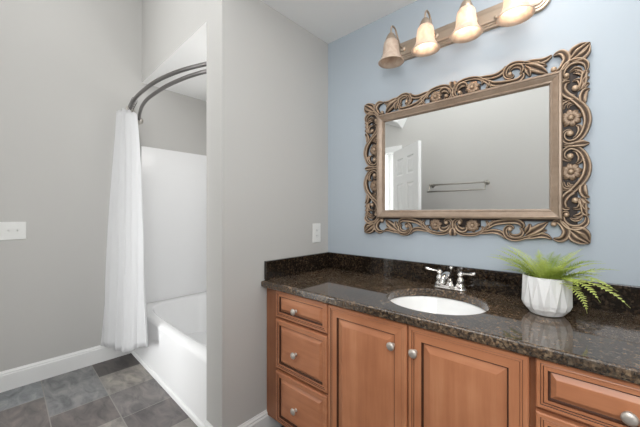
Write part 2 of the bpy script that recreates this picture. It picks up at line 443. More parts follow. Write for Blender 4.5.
bmesh.ops.transform(bm, matrix=Md, verts=bm.verts[:])
door = struct(build('door_1', bm, M_door))
bm = bmesh.new()
for s in (-1, 1):
    c = Vector((0.55, 0.0175, 0.95)); y0 = 0.0175*s
    lathe(bm, [(0.0, 0), (0.03, 0), (0.03, 0.006), (0.012, 0.012), (0.010, 0.035), (0.024, 0.045), (0.027, 0.058), (0.018, 0.068), (0, 0.07)], (0.54, 0.0175 + y0, 0.95), (0, s, 0), 20)
bmesh.ops.transform(bm, matrix=Md, verts=bm.verts[:])
build('door_knob', bm, M_nickel, door, True)

# double towel bar on the wall behind the camera (seen in the mirror)
TZ = 1.57
t = empty('towel_bar', (0.22, YB, TZ), 'double metal towel bar on the grey wall, seen reflected in the framed mirror', 'towel bar')
for x in (-0.055, 0.535):
    bm = bmesh.new()
    lathe(bm, [(0, 0), (0.026, 0), (0.026, 0.006), (0.016, 0.010), (0.010, 0.018), (0.009, 0.065), (0.014, 0.070), (0.014, 0.085), (0, 0.088)], (x, YB, TZ+0.012), (0, 1, 0), 20)
    tube(bm, [(x, YB+0.04, TZ+0.008), (x, YB+0.09, TZ-0.02), (x, YB+0.125, TZ-0.068)], 0.007, 10, 4)
    build('bracket', bm, M_towel, t, True)
build('bar', tube(bmesh.new(), [(-0.055, YB+0.075, TZ+0.012), (0.535, YB+0.075, TZ+0.012)], 0.0085, 12, 1), M_towel, t, True)
build('bar', tube(bmesh.new(), [(-0.07, YB+0.125, TZ-0.068), (0.545, YB+0.125, TZ-0.068)], 0.0085, 12, 1), M_towel, t, True)

# ---------------- tub alcove ----------------
tub = empty('bathtub', (-0.94, -0.33, 0), 'glossy white alcove bathtub with a flat apron set between left wall and partition', 'bathtub')
TX0, TX1, TZR = XL+0.004, -0.174, 0.412
def ty(x, y): return y + SKEW*(x + 1.71)
def tub_shell():
    bm = bmesh.new()
    n = 64
    cx_, cy_ = (TX0+TX1)/2, -0.315
    def rr(hx, hy, cx2, cy2, rad, z, skew=1.0):
        out = []
        for i in range(n):
            a = 2*PI*i/n; e = 2/rad
            c, s = math.cos(a), math.sin(a)
            x = cx2 + hx*math.copysign(abs(c)**e, c); y = cy2 + hy*math.copysign(abs(s)**e, s)
            out.append(bm.verts.new((x, y + SKEW*(x+1.71)*skew, z)))
        return out
    # outer rectangle as projected square ring
    def rect(x0, x1, y0, y1, z):
        out = []
        for i in range(n):
            a = 2*PI*i/n; c, s = math.cos(a), math.sin(a); k = 1/max(abs(c), abs(s))
            x = (x0+x1)/2 + (x1-x0)/2*c*k; y = (y0+y1)/2 + (y1-y0)/2*s*k
            if y > cy_ + 0.2: Y = min(y, 0.09)
            Y = y + SKEW*(x+1.71)*(1 if y < 0 else 0)
            out.append(bm.verts.new((x, Y, z)))
        return out
    r0 = rect(TX0, TX1, -0.706, 0.094, 0.0)
    r1 = rect(TX0, TX1, -0.706, 0.094, TZR-0.028)
    r2 = rect(TX0, TX1, -0.700, 0.094, TZR-0.010)
    r3 = rect(TX0, TX1, -0.688, 0.094, TZR)
    r4 = rr(0.69, 0.325, cx_, cy_, 5, TZR)
    r5 = rr(0.675, 0.31, cx_, cy_, 5, TZR-0.012)
    r6 = rr(0.63, 0.27, cx_, cy_, 4.5, 0.20)
    r7 = rr(0.57, 0.22, cx_, cy_, 4, 0.09)
    r8 = rr(0.30, 0.10, cx_, cy_, 3, 0.075)
    R = [r0, r1, r2, r3, r4, r5, r6, r7, r8]
    for a, b in zip(R[:-1], R[1:]):
        for i in range(n): bm.faces.new((a[i], a[(i+1)%n], b[(i+1)%n], b[i]))
    bm.faces.new(r8)
    return bm
o = build('tub_shell', tub_shell(), M_tub, tub, True)
es = o.modifiers.new('es', 'EDGE_SPLIT'); es.split_angle = math.radians(50)
build('apron_trim', sweep_profile(bmesh.new(), [(0, 0), (0.014, 0), (0.012, 0.022), (0.006, 0.030), (0, 0.032)], (TX0, ty(TX0, -0.707), 0), (TX1, ty(TX1, -0.707), 0), (0, -1, 0)), M_trim, tub)
build('drain', lathe(bmesh.new(), [(0, 0), (0.035, 0), (0.035, 0.003), (0.03, 0.005), (0, 0.004)], (-0.62, -0.33, 0.078), n=20), M_chrome, tub, True)

sur = empty('shower_surround', (-0.94, 0.06, 0.42), 'smooth white panels lining the tub alcove walls above the bathtub', 'shower surround')
def panel(bm, x0, x1, y0, y1, z0, z1): box(bm, x0, x1, y0, y1, z0, z1)
build('left_panel', B(XL+0.0005, XL+0.014, -0.640, 0.098, TZR+0.001, 1.866), M_tub, sur, bevel=0.005, segs=3)
build('back_panel', B(XL+0.016, -0.188, 0.082, 0.098, TZR+0.001, 1.866), M_tub, sur, bevel=0.005, segs=3)
build('right_panel', B(-0.186, -0.1705, -0.66, 0.098, TZR+0.001, 1.866), M_tub, sur, bevel=0.005, segs=3)
bm = bmesh.new()   # moulded shelf in the far right corner
prism(bm, [(-0.30, 0.081), (-0.188, 0.081), (-0.188, -0.03), (-0.22, -0.03), (-0.26, 0.01)], 1.20, 1.225)
build('corner_shelf', bm, M_tub, sur, bevel=0.004)

# curved double curtain rod
rod = empty('curtain_rod', (-0.95, -0.70, 2.14), 'dark metal curved double shower curtain rod above the tub', 'curtain rod')
up = [(-1.70, -0.725, 2.18), (-1.60, -0.748, 2.18), (-1.39, -0.782, 2.18), (-1.14, -0.795, 2.18), (-0.92, -0.791, 2.18), (-0.745, -0.769, 2.18), (-0.59, -0.735, 2.18), (-0.43, -0.682, 2.18), (-0.30, -0.630, 2.18), (-0.176, -0.575, 2.18)]
lo = [(-1.70, -0.655, 2.095), (-1.55, -0.700, 2.10), (-1.40, -0.738, 2.10), (-1.267, -0.766, 2.10), (-1.10, -0.788, 2.10), (-0.936, -0.792, 2.10), (-0.75, -0.787, 2.10), (-0.586, -0.768, 2.10), (-0.467, -0.746, 2.10), (-0.358, -0.715, 2.10), (-0.25, -0.665, 2.10), (-0.176, -0.625, 2.10)]
build('rod', tube(bmesh.new(), up, 0.0135, 16, 6), M_rod, rod, True)
build('rod', tube(bmesh.new(), lo, 0.0125, 16, 6), M_rod, rod, True)
for x, s, y1, y2 in ((XL+0.001, 1, -0.725, -0.655), (-0.171, -1, -0.575, -0.625)):
    bm = bmesh.new()
    for y, z in ((y1, 2.18), (y2, 2.095 if s > 0 else 2.10)):
        lathe(bm, [(0, 0), (0.034, 0), (0.034, 0.008), (0.024, 0.016), (0.019, 0.022), (0.019, 0.045), (0.0, 0.046)], (x, y, z), (s, 0, 0), 24)
    build('wall_flange', bm, M_nickel if s > 0 else M_rod, rod, True)

# shower curtain: bunched pleats by the left wall
def curtain():
    bm = bmesh.new()
    nu, nv = 150, 44
    def spt(ps, t):
        t *= len(ps)-1; k = min(int(t), len(ps)-2); f = t-k; f = f*f*(3-2*f)*0.3 + f*0.7
        return [a*(1-f) + b*f for a, b in zip(ps[k], ps[k+1])]
    top = [(-1.675, -0.838), (-1.60, -0.795), (-1.48, -0.78), (-1.36, -0.785)]
    bot = [(-1.655, -0.955), (-1.50, -0.885), (-1.28, -0.830), (-1.03, -0.800)]
    ztop = [(2.125,), (2.150,), (2.10,), (2.06,)]
    rows = []
    for j in range(nv+1):
        v = j/nv; row = []
        for i in range(nu+1):
            u = i/nu
            a = spt(top, u); b = spt(bot, u); vv = v**0.85
            x = a[0]*(1-vv) + b[0]*vv; y = a[1]*(1-vv) + b[1]*vv
            amp = 0.008 + 0.007*v
            ph = 2*PI*(5.5*u + 0.30*math.sin(3*v + 5*u))
            y += amp*math.sin(ph) + 0.006*math.sin(2.3*ph + 4*v)*v
            x += 0.010*math.cos(ph*0.5 + 1.3) * (0.4+0.6*v)
            zt = spt(ztop, u)[0] - 0.012*(0.5-0.5*math.cos(2*PI*7.5*u))
            zb = 0.150 + 0.13*max(0, u-0.5)/0.5 + 0.006*math.sin(9*u)
            z = zt*(1-v) + zb*v
            x = max(x, XL+0.012)
            row.append(bm.verts.new((x, y, z)))
        rows.append(row)
    for a, b in zip(rows[:-1], rows[1:]):
        for i in range(nu): bm.faces.new((a[i], a[i+1], b[i+1], b[i]))
    return bm
cur = empty('shower_curtain', (-1.5, -0.82, 0.12), 'white fabric shower curtain bunched in folds against the left wall', 'shower curtain')
o = build('curtain_panel', curtain(), M_cloth, cur, True)
o.modifiers.new('solid', 'SOLIDIFY').thickness = 0.0015
for x, y in ((-1.64, -0.740), (-1.585, -0.751), (-1.53, -0.760), (-1.475, -0.769), (-1.42, -0.778)):
    bm = bmesh.new()
    pts = [(x + 0.003*math.sin(k), y + 0.021*math.cos(2*PI*k/10), 2.168 + 0.030*math.sin(2*PI*k/10)) for k in range(11)]
    build('curtain_ring', tube(bm, pts, 0.0022, 8, 3), M_rod, cur, True)

# ---------------- wall plates ----------------
ol = empty('wall_outlet', (0, -0.1225, 1.1175), 'white wall outlet plate on the grey partition above the granite side splash', 'outlet')
build('cover_plate', B(0.0005, 0.006, -0.161, -0.084, 1.054, 1.181), M_plate, ol, bevel=0.003)
bm = B(0.006, 0.0085, -0.139, -0.106, 1.083, 1.152)
build('receptacle', bm, M_plate, ol, bevel=0.001)
bm = bmesh.new()
for zc_ in (1.100, 1.135):
    box(bm, 0.0085, 0.0088, -0.131, -0.129, zc_-0.004, zc_+0.005); box(bm, 0.0085, 0.0088, -0.117, -0.115, zc_-0.004, zc_+0.005)
    box(bm, 0.0085, 0.0088, -0.1245, -0.1215, zc_-0.011, zc_-0.008)
build('slots', bm, M_dark, ol)
sw = empty('light_switch', (XL, -1.487, 1.124), 'white multi-gang toggle switch plate on the left grey wall', 'light switch')
build('cover_plate', B(XL+0.0005, XL+0.006, -1.580, -1.394, 1.061, 1.188), M_plate, sw, bevel=0.003)
for y in (-1.440, -1.487, -1.533):
    bm = B(XL+0.006, XL+0.0075, y-0.006, y+0.006, 1.112, 1.137)
    v = [bm.verts.new(p) for p in ((XL+0.0075, y-0.004, 1.120), (XL+0.0075, y+0.004, 1.120), (XL+0.0075, y+0.004, 1.132), (XL+0.0075, y-0.004, 1.132), (XL+0.018, y-0.003, 1.129), (XL+0.018, y+0.003, 1.129), (XL+0.018, y+0.003, 1.135), (XL+0.018, y-0.003, 1.135))]
    for f in ((0,1,5,4), (1,2,6,5), (2,3,7,6), (3,0,4,7), (4,5,6,7)): bm.faces.new([v[k] for k in f])
    build('toggle', bm, M_plate, sw)

# ---------------- vanity cabinet ----------------
VX1, YF, ZT = 1.745, -0.540, 0.840         # right end, face frame plane, underside of the slab
van = empty('vanity_cabinet', (0.87, -0.27, 0), 'reddish brown glazed wood vanity cabinet with raised panel doors and drawers', 'cabinet')
bm = bmesh.new()
box(bm, 0.004, 0.022, YF+0.018, -0.003, 0.115, ZT); box(bm, VX1-0.018, VX1, YF+0.018, -0.003, 0.115, ZT)
box(bm, 0.022, VX1-0.018, YF+0.018, -0.003, 0.115, 0.133); box(bm, 0.022, VX1-0.018, -0.012, -0.003, 0.133, ZT)
for x in (0.470, 1.232): box(bm, x-0.008, x+0.008, YF+0.018, -0.012, 0.133, ZT)
build('carcass', bm, M_woodd, van)
bm = bmesh.new()   # face frame
for x0, x1 in ((0.004, 0.118), (0.455, 0.487), (0.845, 0.877), (1.218, 1.262), (1.605, VX1)): box(bm, x0, x1, YF, YF+0.018, 0.115, ZT)
for a, b in ((0.118, 0.455), (0.487, 0.845), (0.877, 1.218), (1.262, 1.605)):
    box(bm, a, b, YF, YF+0.018, 0.820, ZT); box(bm, a, b, YF, YF+0.018, 0.115, 0.170)
for a, b in ((0.118, 0.455), (1.262, 1.605)):
    for z in (0.689, 0.414): box(bm, a, b, YF, YF+0.018, z-0.02, z+0.02)
build('face_frame', bm, M_woodd, van, bevel=0.001)
build('toe_kick', B(0.10, VX1, -0.47, -0.455, 0, 0.115), M_woodd, van)

def raised_panel(x0, x1, z0, z1, fr, lines, bev):
    """door or drawer front with glazed grooves: nested rectangular rings of the real profile"""
    bm = bmesh.new()
    yo = YF-0.001; yf = YF-0.021
    G1, G2 = lines
    prof = [(0.0, yo, 0), (0.0, yf+0.004, 0), (0.003, yf, 0), (G1, yf, 0), (G1+0.0015, yf+0.002, 1), (G1+0.0030, yf+0.0012, 0), (G2, yf+0.0012, 0),
            (G2+0.0015, yf+0.0035, 1), (G2+0.003, yf+0.002, 0), (fr-0.005, yf+0.002, 0), (fr-0.002, yf+0.0015, 0), (fr, yf+0.009, 1), (fr+0.004, yf+0.010, 1), (fr+0.006, yf+0.009, 0), (fr+bev, yf+0.001, 0), (fr+bev+0.002, yf+0.0005, 0)]
    rings = []
    for ins, y, mi in prof:
        rings.append([bm.verts.new(p) for p in ((x0+ins, y, z0+ins), (x1-ins, y, z0+ins), (x1-ins, y, z1-ins), (x0+ins, y, z1-ins))])
    for r in range(len(rings)-1):
        a, b = rings[r], rings[r+1]
        for k in range(4):
            f = bm.faces.new((a[k], a[(k+1)%4], b[(k+1)%4], b[k]))
            # horizontal rails run their grain sideways
            f.material_index = 1 if prof[r+1][2] else (2 if k in (0, 2) else 0)
    f = bm.faces.new(rings[-1]); f.material_index = 0
    bm.faces.new(rings[0][::-1])
    return bm
def knob(x, z, parent):
    o = build('knob', lathe(bmesh.new(), [(0, 0), (0.0085, 0), (0.0085, 0.002), (0.006, 0.004), (0.0055, 0.012), (0.009, 0.016), (0.0155, 0.019), (0.0165, 0.023), (0.0135, 0.027), (0.007, 0.029), (0, 0.0295)], (x, YF-0.021, z), (0, -1, 0), 24), M_knob, parent, True)
def front(name, x0, x1, z0, z1, fr, lines, bev, kx, kz):
    g = empty(name, (0, 0, 0)); 
    bm = raised_panel(x0, x1, z0, z1, fr, lines, bev)
    COL.objects.unlink(g); bpy.data.objects.remove(g)
    mats = [M_wood, M_glaze, M_woodh] if name == 'door' else [M_woodh, M_glaze, M_woodh]
    o = build(name, bm, mats, van)
    knob(kx, kz, o)
DL = (0.011, 0.017); 
for x0, x1 in ((0.106, 0.468), (1.250, 1.617)):
    kx = (x0+x1)/2 - 0.022 if x0 < 1 else 1.437
    for z0, z1, kz in ((0.697, 0.836, 0.757), (0.423, 0.683, 0.540), (0.138, 0.405, 0.262)):
        front('drawer', x0, x1, z0, z1, 0.030, DL, 0.017, kx, kz)
front('door', 0.474, 0.858, 0.138, 0.834, 0.052, (0.014, 0.021), 0.028, 0.802, 0.744)
front('door', 0.863, 1.234, 0.138, 0.834, 0.052, (0.014, 0.021), 0.028, 0.891, 0.744)

# ---------------- granite countertop ----------------
SX, SY, SRX, SRY = 0.868, -0.312, 0.204, 0.187      # sink opening
ct = empty('countertop', (0.89, -0.28, ZT), 'polished brown black speckled granite vanity countertop with low backsplash', 'countertop')
def slab():
    bm = bmesh.new(); x0, x1, y0, y1 = 0.002, XR-0.002, -0.578, -0.002; zt, zb = 0.876, ZT
    angs = sorted(set([2*PI*i/96 for i in range(96)] + [math.atan2(y-SY, x-SX) % (2*PI) for x in (x0, x1) for y in (y0, y1)]))
    def outer(a, ins, z):
        c, s = math.cos(a), math.sin(a)
        k = min(((x1-SX)/c if c > 1e-9 else (x0-SX)/c if c < -1e-9 else 1e9), ((y1-SY)/s if s > 1e-9 else (y0+ins-SY)/s if s < -1e-9 else 1e9))
        x, y = SX + c*k, SY + s*k
        return bm.verts.new((x, y, z))
    def inner(a, g, z): return bm.verts.new((SX + (SRX+g)*math.cos(a), SY + (SRY+g)*math.sin(a), z))
    def ring(f): return [f(a) for a in angs]
    # same parameter angle for the ellipse: use direction angle mapped on the ellipse
    def inner2(a, g, z):
        c, s = math.cos(a), math.sin(a); rx, ry = SRX+g, SRY+g; k = 1/math.sqrt((c/rx)**2 + (s/ry)**2)
        return bm.verts.new((SX + c*k, SY + s*k, z))
    R = [ring(lambda a: inner2(a, 0, zb)), ring(lambda a: inner2(a, 0, zt-0.004)), ring(lambda a: inner2(a, 0.0015, zt-0.001)), ring(lambda a: inner2(a, 0.004, zt)),
         ring(lambda a: outer(a, 0.010, zt)), ring(lambda a: outer(a, 0.0045, zt-0.0015)), ring(lambda a: outer(a, 0.001, zt-0.005)), ring(lambda a: outer(a, 0.0, zt-0.010)),
         ring(lambda a: outer(a, 0.0, zb+0.006)), ring(lambda a: outer(a, 0.002, zb+0.002)), ring(lambda a: outer(a, 0.006, zb))]
    R.append(R[0])
    n = len(angs)
    for a, b in zip(R[:-1], R[1:]):
        for i in range(n):
            try: bm.faces.new((a[i], a[(i+1)%n], b[(i+1)%n], b[i]))
            except ValueError: pass
    return bm
o = build('slab', slab(), M_gran, ct)
build('backsplash', B(0.022, XR-0.002, -0.0215, -0.0015, 0.8762, 0.980), M_gran_shaded, ct, bevel=0.002)
build('side_splash', B(0.0015, 0.0215, -0.556, -0.0015, 0.8762, 0.980), M_gran_shaded, ct, bevel=0.002)

sk_ = empty('bathroom_sink', (SX, SY, 0.68), 'oval white undermount sink bowl set in the granite countertop', 'sink')
def bowl():
    bm = bmesh.new(); n = 64; R = []
    for r, z in ((1.09, 0.8385), (1.02, 0.8385), (0.985, 0.832), (0.95, 0.80), (0.86, 0.755), (0.68, 0.718), (0.42, 0.699), (0.13, 0.692), (0.10, 0.690)):
        R.append([bm.verts.new((SX + SRX*r*math.cos(2*PI*i/n), SY + SRY*r*math.sin(2*PI*i/n), z)) for i in range(n)])
    for a, b in zip(R[:-1], R[1:]):
        for i in range(n): bm.faces.new((a[i], a[(i+1)%n], b[(i+1)%n], b[i]))
    bm.faces.new(R[-1])
    return bm
o = build('bowl', bowl(), M_sink, sk_, True)
o.modifiers.new('solid', 'SOLIDIFY').thickness = 0.004; o.modifiers['solid'].offset = -1
build('drain', lathe(bmesh.new(), [(0, 0), (0.022, 0), (0.022, 0.002), (0.017, 0.004), (0.012, 0.003), (0, 0.004)], (SX, SY, 0.694), n=20), M_chrome, sk_, True)
ORN = [
    ('b', [(0.0464, -0.3255)], [0.0099]),
    ('s', [(0.0525, -0.3272), (0.0535, -0.316), (0.0429, -0.3079), (0.0285, -0.3119), (0.0194, -0.326), (0.0194, -0.345), (0.0285, -0.3655), (0.0464, -0.379), (0.0728, -0.3853), (0.1037, -0.3838), (0.1271, -0.378), (0.1452, -0.3646), (0.15, -0.3501), (0.1435, -0.3403)], [0.0029, 0.0061, 0.0065, 0.0065, 0.0061, 0.0029]),
    ('s', [(0.0321, -0.3352), (0.0411, -0.3537), (0.0588, -0.3636), (0.0746, -0.3563), (0.0728, -0.3471)], [0.0029, 0.0102, 0.0094, 0.0029]),
    ('s', [(0.1533, -0.3625), (0.1725, -0.3441), (0.1725, -0.3282), (0.1629, -0.3135)], [0.0027, 0.0067, 0.0027]),
    ('s', [(0.1381, -0.3769), (0.1576, -0.3564), (0.1767, -0.3399), (0.1986, -0.3253), (0.2262, -0.3178), (0.2588, -0.3137), (0.2877, -0.3139), (0.3046, -0.3223), (0.3107, -0.336), (0.3046, -0.3445)], [0.0026, 0.0077, 0.0096, 0.0096, 0.0083, 0.0032]),
    ('s', [(0.1799, -0.3292), (0.1909, -0.3167), (0.2002, -0.3071)], [0.0053, 0.0046, 0.002]),
    ('s', [(0.1216, -0.3831), (0.1446, -0.3737), (0.1672, -0.3685), (0.1924, -0.3639), (0.2171, -0.3671), (0.2352, -0.3794), (0.2477, -0.3993)], [0.002, 0.0066, 0.0086, 0.0086, 0.0026]),
    ('b', [(0.2632, -0.3509)], [0.0094]),
    ('s', [(0.2748, -0.3505), (0.2705, -0.3389), (0.2574, -0.3369), (0.2456, -0.3481), (0.2426, -0.3653), (0.25, -0.3855), (0.2676, -0.3974), (0.2905, -0.3984), (0.3157, -0.3903), (0.3403, -0.3792)], [0.0025, 0.0062, 0.0068, 0.0068, 0.0062, 0.0044]),
    ('s', [(0.2588, -0.3664), (0.2705, -0.3811), (0.2877, -0.3835), (0.3046, -0.3744), (0.3079, -0.3576), (0.299, -0.343)], [0.0025, 0.0074, 0.0074, 0.0025]),
    ('s', [(0.3194, -0.3704), (0.3304, -0.3486), (0.3371, -0.3222)], [0.0036, 0.0108, 0.003]),
    ('s', [(0.3194, -0.3803), (0.3492, -0.356), (0.3756, -0.3358), (0.4, -0.3145)], [0.0035, 0.0134, 0.0123, 0.0023]),
    ('s', [(0.3276, -0.3815), (0.3652, -0.3628), (0.3975, -0.35)], [0.0035, 0.0093, 0.0023]),
    ('s', [(0.3111, -0.3906), (0.3439, -0.3823), (0.373, -0.3743), (0.3962, -0.3779), (0.4144, -0.3911)], [0.0035, 0.0087, 0.0099, 0.0075, 0.0023]),
    ('b', [(0.4201, -0.3229)], [0.0106]),
    ('s', [(0.4139, -0.3221), (0.4238, -0.3116), (0.4398, -0.3153), (0.4555, -0.3334), (0.4631, -0.3546), (0.4578, -0.3747), (0.4446, -0.3884), (0.4288, -0.3893), (0.4176, -0.3846)], [0.0027, 0.0066, 0.011, 0.0115, 0.0093, 0.0027]),
    ('s', [(0.4669, -0.3377), (0.5029, -0.3694), (0.5319, -0.3939), (0.5389, -0.4005)], [0.0036, 0.0114, 0.0057, 0.0008]),
    ('s', [(0.4752, -0.3404), (0.5096, -0.3467), (0.5297, -0.3651), (0.5381, -0.3964)], [0.0036, 0.0124, 0.0083, 0.001]),
    ('s', [(0.4717, -0.3542), (0.4845, -0.3809), (0.5096, -0.3953), (0.5367, -0.4)], [0.0037, 0.011, 0.0084, 0.001]),
    ('b', [(0.461, -0.2843)], [0.0097]),
    ('s', [(0.4693, -0.2827), (0.4634, -0.2751), (0.4515, -0.2791), (0.4471, -0.2951), (0.4527, -0.3135), (0.4669, -0.33), (0.4868, -0.3364), (0.5085, -0.3319), (0.5249, -0.3166), (0.528, -0.2988), (0.5242, -0.287)], [0.0021, 0.0064, 0.0079, 0.009, 0.009, 0.0074, 0.0021]),
    ('s', [(0.4728, -0.2964), (0.4891, -0.3053), (0.5051, -0.3006), (0.5141, -0.2886)], [0.0016, 0.0052, 0.0052, 0.0016]),
    ('s', [(0.4868, -0.1881), (0.4658, -0.2023), (0.4515, -0.2233), (0.4491, -0.2417), (0.4586, -0.2572), (0.474, -0.2589)], [0.0091, 0.0102, 0.0102, 0.0091, 0.0027]),
    ('b', [(0.4891, -0.2259)], [0.0116]),
    ('s', [(0.496, -0.215), (0.5063, -0.2249), (0.5096, -0.2414), (0.5006, -0.2577), (0.4822, -0.2581)], [0.0026, 0.0068, 0.0073, 0.0026]),
    ('s', [(0.5153, -0.1628), (0.5159, -0.1896), (0.5231, -0.2077), (0.5381, -0.2147)], [0.0087, 0.0108, 0.0087, 0.0015]),
    ('s', [(0.5063, -0.216), (0.5153, -0.2356), (0.5186, -0.2609), (0.522, -0.2905)], [0.0036, 0.0088, 0.0088, 0.0062]),
    ('s', [(0.5164, -0.2193), (0.5253, -0.2323), (0.5374, -0.2361)], [0.0051, 0.0066, 0.0015]),
    ('s', [(0.5164, -0.2439), (0.5253, -0.2568), (0.5374, -0.2605)], [0.0051, 0.0066, 0.0015]),
    ('s', [(0.5164, -0.2677), (0.5253, -0.2804), (0.5374, -0.284)], [0.0051, 0.0066, 0.0015]),
    ('s', [(0.5164, -0.2712), (0.5029, -0.287), (0.4833, -0.2893)], [0.0042, 0.0078, 0.0021]),
    ('f', [(0.4752, -0.1096)], [0.032]),
    ('s', [(0.5253, -0.061), (0.5302, -0.0881), (0.5275, -0.1144), (0.5186, -0.1403), (0.5029, -0.163), (0.4845, -0.1845), (0.4658, -0.2018)], [0.0088, 0.0099, 0.0104, 0.0099, 0.0088, 0.0088]),
    ('s', [(0.4442, -0.1392), (0.4413, -0.1622), (0.4491, -0.1796), (0.4705, -0.1853)], [0.0022, 0.0054, 0.0049, 0.0016]),
    ('s', [(0.4527, -0.1475), (0.4551, -0.1676), (0.4728, -0.1757), (0.4891, -0.1742)], [0.0021, 0.0054, 0.0048, 0.0016]),
    ('s', [(0.4669, -0.15), (0.4717, -0.1625), (0.4937, -0.1669)], [0.0021, 0.0048, 0.0021]),
    ('s', [(0.5209, -0.1553), (0.5141, -0.1756), (0.5164, -0.1965)], [0.0036, 0.0082, 0.0077]),
    ('b', [(0.4728, -0.0465)], [0.0118]),
    ('s', [(0.4799, -0.061), (0.4658, -0.0609), (0.4527, -0.0501), (0.4503, -0.0329), (0.4598, -0.0173), (0.4775, -0.0107), (0.4983, -0.0182), (0.5153, -0.037), (0.5253, -0.062), (0.5297, -0.0861), (0.5302, -0.1068)], [0.0026, 0.0063, 0.0074, 0.0079, 0.009, 0.01]),
    ('s', [(0.4822, -0.025), (0.4983, -0.0317), (0.5078, -0.0509), (0.5051, -0.07), (0.4926, -0.0776)], [0.0021, 0.0073, 0.0073, 0.0026]),
    ('f', [(0.1037, -0.3371)], [0.0288]),
    ('s', [(0.4478, 0.0022), (0.4868, -0.0006), (0.5164, -0.0045), (0.5374, -0.0077)], [0.0037, 0.0089, 0.0115, 0.0021]),
    ('s', [(0.0158, -0.3508), (0.0165, -0.3735), (0.0165, -0.3944)], [0.0052, 0.0149, 0.0112]),
]
# ---------------- faucet ----------------
FX, FY, FZ = 0.850, -0.075, 0.8765
fa = empty('faucet', (FX, FY, FZ), 'polished nickel two handle centerset faucet behind the oval sink', 'faucet')
def stadium(hx, hy, n=40):
    out = []
    for i in range(n):
        a = 2*PI*i/n; c, s = math.cos(a), math.sin(a)
        out.append((math.copysign(hx-hy, c) + hy*c if abs(c) > 1e-6 else 0.0, hy*s))
    return out
bm = bmesh.new()
R = []
for k, (hx, hy, z) in enumerate(((0.078, 0.027, 0), (0.078, 0.027, 0.006), (0.075, 0.0245, 0.009), (0.072, 0.022, 0.010), (0.070, 0.020, 0.016), (0.067, 0.017, 0.018))):
    R.append([bm.verts.new((FX+x, FY+y, FZ+z)) for x, y in stadium(hx, hy)])
for a, b in zip(R[:-1], R[1:]):
    for i in range(len(a)): bm.faces.new((a[i], a[(i+1)%len(a)], b[(i+1)%len(a)], b[i]))
bm.faces.new(R[0][::-1]); bm.faces.new(R[-1])
build('base_plate', bm, M_chrome, fa, True)
for s in (-1, 1):
    x = FX + s*0.050
    bm = lathe(bmesh.new(), [(0.0, 0.017), (0.023, 0.017), (0.023, 0.021), (0.019, 0.026), (0.0165, 0.034), (0.0185, 0.044), (0.0175, 0.052), (0.012, 0.060), (0.010, 0.066), (0.0145, 0.070), (0.0155, 0.075), (0.013, 0.081), (0.0075, 0.086), (0.004, 0.090), (0, 0.091)], (x, FY, FZ), n=28)
    h = build('handle', bm, M_chrome, fa, True)
    bm = bmesh.new()
    tube(bm, [(x, FY, FZ+0.075), (x + s*0.020, FY-0.002, FZ+0.082), (x + s*0.040, FY-0.006, FZ+0.084), (x + s*0.060, FY-0.010, FZ+0.088)], [0.0075, 0.0045, 0.006, 0.0085], 14, 6)
    sphere(bm, (x + s*0.062, FY-0.0105, FZ+0.0885), 0.0085, seg=14)
    build('lever', bm, M_chrome, h, True)
bm = lathe(bmesh.new(), [(0, 0.017), (0.021, 0.017), (0.021, 0.021), (0.017, 0.026), (0.015, 0.034), (0.0165, 0.050), (0.0165, 0.062), (0.012, 0.072), (0, 0.076)], (FX, FY+0.002, FZ), n=28)
tube(bm, [(FX, FY+0.002, FZ+0.050), (FX, FY-0.020, FZ+0.068), (FX, FY-0.055, FZ+0.074), (FX, FY-0.090, FZ+0.066), (FX, FY-0.108, FZ+0.050)], [0.018, 0.018, 0.0165, 0.0145, 0.014], 18, 6)
sp = build('spout', bm, M_chrome, fa, True)
build('aerator', lathe(bmesh.new(), [(0, 0), (0.0125, 0), (0.0125, 0.012), (0, 0.012)], (FX, FY-0.107, FZ+0.043), n=20), M_chrome, sp, True)
bm = lathe(bmesh.new(), [(0.0, 0.0), (0.003, 0.0), (0.003, 0.074), (0.0075, 0.078), (0.010, 0.085), (0.0075, 0.092), (0, 0.095)], (FX, FY+0.018, FZ+0.015), n=16)
build('lift_rod', bm, M_chrome, fa, True)

# ---------------- potted fern ----------------
PX, PY, PZ = 1.244, -0.214, 0.8765
pf = empty('potted_fern', (PX, PY, PZ), 'small green fern in a white faceted ceramic pot on the granite countertop', 'potted plant')
def pot():
    bm = bmesh.new(); n = 13; R = []
    def ring(rs, z, off=0.0):
        return [bm.verts.new((PX + rs[i % 2]*math.cos(2*PI*(i+off)/(2*n) + 0.12), PY + rs[i % 2]*math.sin(2*PI*(i+off)/(2*n) + 0.12), PZ+z)) for i in range(2*n)]
    # slanted pleats: a ridge starting at the rim runs down to the foot one half step further on
    R = [ring((0.046, 0.046), 0.0), ring((0.052, 0.052), 0.003), ring((0.0645, 0.070), 0.024), ring((0.0680, 0.0765), 0.040), ring((0.0755, 0.0695), 0.132), ring((0.0740, 0.0715), 0.1395), ring((0.0690, 0.0690), 0.1395), ring((0.066, 0.066), 0.100)]
    for q, (a, b) in enumerate(zip(R[:-1], R[1:])):
        for i in range(2*n):
            j = (i+1) % (2*n)
            if i % 2:
                bm.faces.new((a[i], a[j], b[j])); bm.faces.new((a[i], b[j], b[i]))
            else:
                bm.faces.new((a[i], a[j], b[i])); bm.faces.new((a[j], b[j], b[i]))
    bm.faces.new(R[0][::-1]); bm.faces.new(R[-1])
    return bm
build('pot', pot(), M_pot, pf, recalc=True)
build('soil', lathe(bmesh.new(), [(0, 0.108), (0.04, 0.110), (0.066, 0.106)], (PX, PY, PZ), n=24), M_soil, pf, True)
